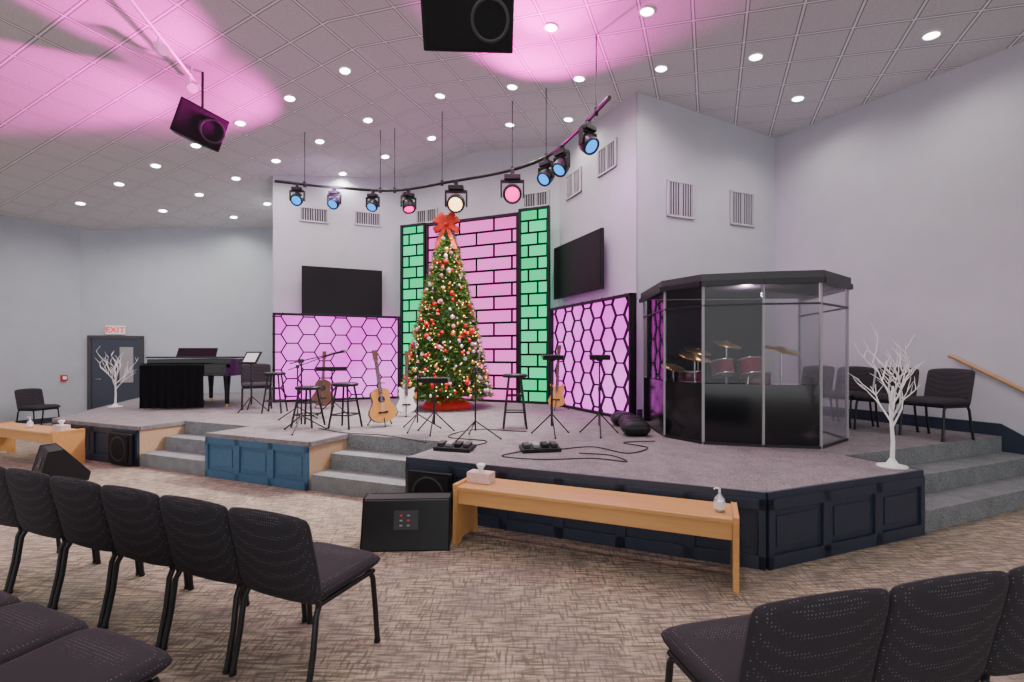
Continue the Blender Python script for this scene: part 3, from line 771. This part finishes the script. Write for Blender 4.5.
mb.cyl((-.45, .35, 0), (-.45, .35, .66), .014, n=6); mb.cyl((-.12, .0, .4), (-.18, 0, .80), .012, n=6); mb.cyl((.12, 0, .4), (.18, 0, .80), .012, n=6)
obj('drum_hardware', mb, ['chrome'], dk)
for x, y, z, r_ in ((-.60, .0, 1.02, .2), (.62, -.05, 1.12, .23), (-.68, .4, .88, .17), (.12, .4, 1.2, .2), (-.25, .5, 1.1, .18)):
    mb = MB(); mb.cyl((x, y, .0), (x, y, z+.03), .012, n=6, mi=1)
    for a in (0, 2.1, 4.2): mb.cyl((x, y, .3), (x+.18*math.cos(a), y+.18*math.sin(a), .01), .009, n=6, mi=1)
    vs0 = len(mb.v); mb.lathe([(.001, .02), (.04, .02), (.06, .0), (r_, -.02), (r_, -.024), (.001, -.004)], (0, 0, 0), 24)
    R = Euler((.30, .1, 0)).to_matrix()
    for i in range(vs0, len(mb.v)): mb.v[i] = tuple(R @ Vector(mb.v[i]) + Vector((x, y, z)))
    obj('cymbal', mb, ['brass', 'chrome'], dk)

# ------------------------------------------------------------ instruments / stands
def tripod(mb, r_=.28, z=.28, n=3, mi=0, rad=.009):
    for i in range(n):
        a = i*2*math.pi/n+.5; mb.tube([(0, 0, z), (r_*math.cos(a), r_*math.sin(a), .012)], rad, 6, mi)
        mb.sphere((r_*math.cos(a), r_*math.sin(a), .014), .014, 6, 4, mi)
def music_stand(x, y, h, rz, label, tilt=.5, w=.48, t=.34, paper=False):
    r = root('music_stand', (x, y, SZ), rz, label, 'music stand', 'music stands')
    mb = MB(); tripod(mb); mb.cyl((0, 0, .12), (0, 0, h*.6), .015, n=8); mb.cyl((0, 0, h*.6), (0, 0, h-.02), .010, n=8); mb.cyl((0, 0, h*.6-.03), (0, 0, h*.6+.02), .02, n=8); obj('stand', mb, ['blackm'], r)
    mb = MB(); mb.box((0, 0, 0), (w, .012, t)); mb.box((0, -.03, -t/2), (w, .06, .012)); mb.box((0, .02, 0), (.08, .03, .1)); tr = obj('tray', mb, ['black'], r, loc=(0, 0, h), rot=(-(math.pi/2-tilt), 0, 0), bevel=.003)
    if paper:
        mb = MB(); mb.box((0, -.010, -.01), (w*.75, .004, t*.8)); obj('sheet_paper', mb, ['white'], tr)
def mic_stand(x, y, h, rz, bx, bz, label):
    r = root('microphone_stand', (x, y, SZ), rz, label, 'microphone stand', 'microphone stands')
    mb = MB(); tripod(mb, .32, .22); mb.cyl((0, 0, .1), (0, 0, h), .011, n=8); mb.box((0, 0, h), (.05, .05, .05)); mb.cyl((-bx*.35, 0, h-bz*.35), (bx, 0, h+bz), .008, n=6); obj('stand', mb, ['blackm'], r)
    d = Vector((bx, 0, bz)).normalized(); p = Vector((bx, 0, h+bz)); mb = MB(); mb.tube([p, p+d*.14], [.014, .02], 10); mb.sphere(p+d*.16, .028, 10, 8, 1); obj('microphone', mb, ['black', 'grey'], r)
music_stand(-3.0, 8.0, .80, .3, 'black music stand with low flat tray', .15)
music_stand(-1.03, 6.35, .70, .0, 'black music stand with low flat tray', .2, .40, .28)
music_stand(.51, 6.15, 1.0, .1, 'black music stand with tablet tray', .3, .26, .2)
music_stand(1.13, 6.2, 1.0, -.1, 'black music stand with tablet tray', .3, .26, .2)
music_stand(-4.75, 8.75, .98, -.3, 'black music stand with white paper near piano', 1.0, .36, .26, True)
mic_stand(-2.83, 6.45, .95, .1, .42, .10, 'black boom microphone stand with tripod base')
mic_stand(-3.35, 7.5, .85, .4, .38, .15, 'black boom microphone stand by the stool')
mic_stand(-1.3, 6.6, .9, 1.9, .2, .2, 'black microphone stand before christmas tree')
mic_stand(-.45, 5.9, .85, 1.4, .15, .12, 'black microphone stand at the stage front')
def stool(x, y, h, label, m='gdark'):
    r = root('bar_stool', (x, y, SZ), random.uniform(0, 1.5), label, 'stool', 'stools on stage')
    mb = MB(); mb.lathe([(.001, h-.05), (.165, h-.05), (.18, h-.035), (.18, h-.015), (.16, h), (.001, h)], n=24); obj('seat', mb, ['black'], r)
    for i in range(4):
        a = i*math.pi/2+.785; c, s_ = math.cos(a), math.sin(a); mb = MB(); mb.tube([(.12*c, .12*s_, h-.05), (.23*c, .23*s_, 0)], [.015, .015], 8); obj('leg', mb, [m], r)
    mb = MB()
    for zf in (.3, .6):
        rr = .23-.11*zf; mb.tube([(rr*math.cos(i*math.pi/2+.785), rr*math.sin(i*math.pi/2+.785), h*zf) for i in range(5)], .010, 6)
    obj('footrest', mb, [m], r)
stool(-2.36, 6.80, .64, 'round black stool with dark splayed legs', 'blackm')
stool(.04, 6.85, .76, 'tall black stool with crossed rungs', 'blackm')
stool(-4.25, 8.6, .72, 'black stool near hexagon panel', 'blackm'); stool(-2.95, 6.95, .58, 'small black stool behind the microphone stand', 'blackm')

gp = [(0, .001), (.008, .07), (.03, .13), (.07, .175), (.13, .197), (.19, .185), (.25, .145), (.30, .122), (.35, .128), (.40, .143), (.45, .130), (.48, .085), (.495, .04), (.498, .001)]
ge = [(0, .001), (.01, .07), (.05, .14), (.12, .165), (.19, .13), (.25, .105), (.32, .13), (.38, .12), (.42, .14), (.44, .12), (.40, .06), (.39, .001)]
def guitar(x, y, rz, label, m='guitar', prof=gp, th=.10, lean=.22, nl=.40, roll=0):
    g = root('guitar_stand', (x, y, SZ), rz, 'black tubular guitar stand', 'guitar stand', 'guitar stands')
    mb = MB(); tripod(mb, .2, .35, rad=.008); mb.cyl((0, .0, .3), (0, .05, .62), .010, n=8); mb.tube([(-.09, -.14, .08), (-.09, .0, .10), (.09, .0, .10), (.09, -.14, .08)], .008, 6); mb.tube([(-.04, -.02, .62), (-.03, .05, .62), (.03, .05, .62), (.04, -.02, .62)], .007, 6)
    obj('stand_frame', mb, ['blackm'], g)
    r = bpy.data.objects.new('guitar', None); col.objects.link(r); r.empty_display_size = .1
    p = Vector((x, y, SZ+.06)) + Matrix.Rotation(rz, 3, 'Z') @ Vector((0, -.10, 0)); r.location = p; r.rotation_euler = (-lean, roll, rz)
    tag(r, label, 'guitar', 'guitars on stands')
    pl = [(w, z) for z, w in prof]+[(-w, z) for z, w in reversed(prof)]
    mb = MB(); n = len(pl); vs = [(p_[0], -th/2, p_[1]) for p_ in pl]+[(p_[0], th/2, p_[1]) for p_ in pl]
    mb.add(vs, [tuple(range(n))], 0); mb.add(vs, [tuple(reversed(range(n, 2*n)))]+[(i, n+i, n+(i+1) % n, (i+1) % n) for i in range(n)], 1)
    obj('body', mb, [m, 'gdark' if prof is gp else m], r, bevel=.004)
    bt = prof[-1][0]; mb = MB(); mb.box((0, -th/2-.006, bt-.05+nl/2), (.05, .02, nl+.1)); obj('neck', mb, ['gdark'], r)
    mb = MB(); mb.add([(-.03, -th/2-.01, bt+nl), (.03, -th/2-.01, bt+nl), (.038, -th/2+.0, bt+nl+.16), (-.038, -th/2, bt+nl+.16), (-.03, -th/2+.008, bt+nl), (.03, -th/2+.008, bt+nl), (.038, -th/2+.018, bt+nl+.16), (-.038, -th/2+.018, bt+nl+.16)], [(0, 1, 2, 3), (7, 6, 5, 4), (0, 4, 5, 1), (1, 5, 6, 2), (2, 6, 7, 3), (3, 7, 4, 0)])
    for i in range(3):
        for s_ in (-1, 1): mb.cyl((s_*.035, -th/2+.004, bt+nl+.03+.045*i), (s_*.055, -th/2+.004, bt+nl+.03+.045*i), .006, n=6, mi=1)
    obj('headstock', mb, ['gdark', 'chrome'], r)
    if prof is gp:
        mb = MB(); mb.lathe([(.001, 0), (.05, 0)], n=24); obj('sound_hole', mb, ['black'], r, loc=(0, -th/2-.003, .33), rot=(math.pi/2, 0, 0))
    mb = MB(); mb.box((0, -th/2-.005, .14), (.14, .012, .025))
    obj('bridge', mb, ['black'], r)
    mb = MB()
    for i in range(6): mb.cyl((-.02+.008*i, -th/2-.02, .14), (-.02+.008*i, -th/2-.02, bt+nl), .001, n=4)
    obj('strings', mb, ['chrome'], r)
guitar(-1.90, 7.0, .55, 'natural spruce acoustic guitar leaning on its stand', roll=-.08)
guitar(-3.65, 9.3, .2, 'reddish acoustic guitar near the hexagon panel', 'gdark')
guitar(.86, 9.0, -.4, 'electric bass guitar with light body', 'guitar', ge, .045, .18, nl=.62)
guitar(-1.78, 8.1, .2, 'pale electric guitar beside christmas tree', 'cream', ge, .045, .18, nl=.5)

def pedalboard(x, y, rz, label):
    r = root('pedalboard', (x, y, SZ), rz, label, 'pedalboard', 'pedalboards')
    mb = MB(); mb.box((0, 0, .03), (.42, .2, .04), rot=(.12, 0, 0)); mb.box((0, .07, .015), (.38, .03, .03)); mb.box((0, -.08, .008), (.38, .03, .016)); obj('board', mb, ['black'], r)
    for i in range(4):
        mb = MB(); mb.box((-.15+.1*i, 0, .07), (.07, .11, .035), rot=(.12, 0, 0)); obj('pedal', mb, [('dark', 'grey', 'black')[i % 3]], r, bevel=.004)
pedalboard(.30, 5.15, .2, 'black pedalboard with small effect pedals on stage'); pedalboard(-.62, 5.2, -.3, 'small black effects unit on stage edge')
def cable(pts, label, m='black'):
    mb = MB(); mb.tube(sm2(pts, 6), .006, 5)
    obj('stage_cable', mb, [m], label=label, category='cable', group='cables on stage')
cable([(.5, 5.2), (.9, 5.35), (1.2, 5.0), (1.5, 5.3), (1.3, 5.6), (1.7, 5.7)], 'thin black cable winding across stage carpet')
cable([(.1, 5.1), (-.1, 4.85), (.3, 4.7), (.8, 4.75), (1.1, 4.6), (1.0, 4.9), (.7, 5.0)], 'thin black cable curling on stage carpet')
cable([(-.5, 5.3), (-.3, 5.7), (-.8, 6.0), (-.5, 6.6), (.2, 6.4)], 'thin black cable running past stands')
cable([(-1.0, 5.6), (-1.6, 6.1), (-2.2, 6.3), (-2.7, 6.7)], 'thin black cable running to microphone stand')
mb = MB()
mb.pillow(.17, .15, .10, lambda x, y, z: Vector((x, y, .10+z)), e=4)
for (x, y) in ((1.58, 6.15), (1.65, 6.6), (1.62, 7.0)):
    obj('headphone_case', mb, ['black'], loc=(x, y, SZ), label='soft black equipment case on the stage floor', category='equipment case', group='equipment cases')

# ------------------------------------------------------------ piano
pi = root('grand_piano', (-6.32, 9.98, SZ), math.radians(8), 'glossy black grand piano with closed lid', 'piano')
out = smooth([(.74, -.75, 0), (.74, -.3, 0), (.70, .15, 0), (.45, .45, 0), (.2, .7, 0), (-.1, 1.0, 0), (-.4, 1.1, 0), (-.66, .95, 0), (-.74, .6, 0)], 4)
pl = [(p.x, p.y) for p in out]+[(-.74, -.75)]
mb = MB(); mb.prism(pl, .62, .95); obj('body', mb, ['gloss'], pi)
mb = MB(); mb.prism([(a*1.02, b*1.02) for a, b in pl], .965, 1.0); obj('lid', mb, ['gloss'], pi, bevel=.005)
mb = MB(); mb.box((0, -.82, .66), (1.46, .2, .05)); mb.box((-.7, -.82, .73), (.08, .2, .12)); mb.box((.7, -.82, .73), (.08, .2, .12)); mb.box((0, -.90, .76), (1.46, .03, .20)); obj('keybed', mb, ['gloss'], pi, bevel=.01)
mb = MB(); mb.box((0, -.82, .695), (1.3, .12, .02)) 
for i in range(36):
    if i % 7 not in (2, 6): mb.box((-.62+i*.036, -.80, .71), (.015, .08, .015), 1)
obj('keyboard', mb, ['white', 'black'], pi)
for x, y in ((-.62, -.6), (.62, -.6), (-.3, .8)):
    mb = MB(); mb.tube([(x, y, .62), (x, y, .3), (x, y, .07)], [.07, .045, .04], 10); mb.cyl((x, y, 0), (x, y, .06), .035, n=10, mi=1); obj('leg', mb, ['gloss', 'brass'], pi)
mb = MB(); mb.box((0, -.45, .35), (.2, .05, .5)); mb.box((0, -.5, .1), (.26, .14, .05)); obj('pedal_lyre', mb, ['gloss'], pi)
mb = MB(); n_ = 30; vs = []
for i in range(n_+1):
    x = -.76+1.1*i/n_; w_ = .012*math.sin(i*1.7); vs += [(x, -.94+w_, .84), (x, -.94+w_*2.5, .03)]
mb.add(vs, [(2*i, 2*i+1, 2*i+3, 2*i+2) for i in range(n_)], 0, True)
mb.box((-.20, -.86, .87), (1.1, .18, .012))
obj('dust_cover', mb, [mat('black_cloth', (.006, .006, .008), .9, spec=.1)], pi, label='draped black cloth cover')
mb = MB(); mb.xprism([(-.5, .99), (-.47, .99), (-.38, 1.16), (-.40, 1.17)], -.36, .36); obj('music_desk', mb, ['gloss'], pi)

# ------------------------------------------------------------ handrail
hr = root('handrail', (0, 0, 0), 0, 'wooden wall handrail on steel brackets', 'handrail')
d_ = Vector((.383, -.924, 0)); off = -w2*.08
a = W2+d_*2.72+off; b = W2+d_*4.5+off
mb = MB(); mb.tube([(a.x, a.y, 1.59), (a.x+d_.x*.05, a.y+d_.y*.05, 1.575), (b.x, b.y, .50+.06)], .026, 10); obj('rail', mb, ['rail'], hr)
for t in (.25, 1.1):
    p = a+d_*t; z = 1.59-t*(1.03/1.78); mb = MB(); mb.tube([(p.x, p.y, z-.02), (p.x, p.y, z-.06), (p.x-off.x, p.y-off.y, z-.08)], .008, 6); obj('bracket', mb, ['chrome'], hr)

# ------------------------------------------------------------ lights
def spot(p, target, color, e, size, blend=.4, soft=.08):
    ld = bpy.data.lights.new('beam', 'SPOT'); ld.energy = e; ld.color = color; ld.spot_size = math.radians(size); ld.spot_blend = blend; ld.shadow_soft_size = soft
    o = bpy.data.objects.new('beam_lamp', ld); col.objects.link(o); o.location = p
    o.rotation_euler = (Vector(target)-Vector(p)).to_track_quat('-Z', 'Y').to_euler()
mg = (1, .0, .58)
spot((.05, 8.3, 4.75), (.45, 6.0, 6.05), mg, 1300, 85, .9)
spot((.05, 7.6, 4.75), (.5, 5.6, 6.05), mg, 1300, 46, .9)
spot((-3.3, 8.9, 4.6), (-7.4, 6.9, 5.35), mg, 2800, 38, .7)
spot((-3.0, 8.8, 4.6), (-5.4, 5.2, 5.9), mg, 3400, 34, .7)
spot((-3.3, 8.9, 4.6), (-5.3, 7.6, 5.7), mg, 900, 70, .9)
spot((.2, 7.8, 4.8), (-1.7, 7.0, .6), (1, .93, .85), 950, 75, .8)
spot((-1.5, 8.8, 4.8), (-3.6, 7.2, .6), (1, .93, .85), 850, 80, .8)
spot((-.8, 8.2, 4.8), (-1.25, 9.4, 2.2), (1, .9, .75), 450, 60, .8)
spot((1.1, 6.8, 4.8), (2.3, 8.1, 3.8), (.9, .2, 1), 240, 90, .9)
spot((-3.4, 9.2, 4.8), (-4.2, 11, 4.6), (.8, .4, 1), 100, 110, .9)
ld = bpy.data.lights.new('booth_fill', 'POINT'); ld.energy = 30; ld.color = (1, .7, .9); ld.shadow_soft_size = .05  # added fill light, no real fixture: makes the drum kit visible through the panels
o = bpy.data.objects.new('booth_fill_lamp', ld); col.objects.link(o); o.location = (2.9, 5.95, SZ+1.78)

wd = bpy.data.worlds.new('world'); scene.world = wd; wd.use_nodes = True
bg = wd.node_tree.nodes['Background']; bg.inputs[0].default_value = (.96, .97, 1, 1); bg.inputs[1].default_value = 2.3

cam = bpy.data.cameras.new('camera'); cam.lens = 480/1024*36; cam.sensor_width = 36; cam.shift_y = 14/1024; cam.clip_start = .05
co = bpy.data.objects.new('camera', cam); col.objects.link(co); co.location = (0, 0, 1.6); co.rotation_euler = (math.pi/2, 0, 0)
scene.camera = co
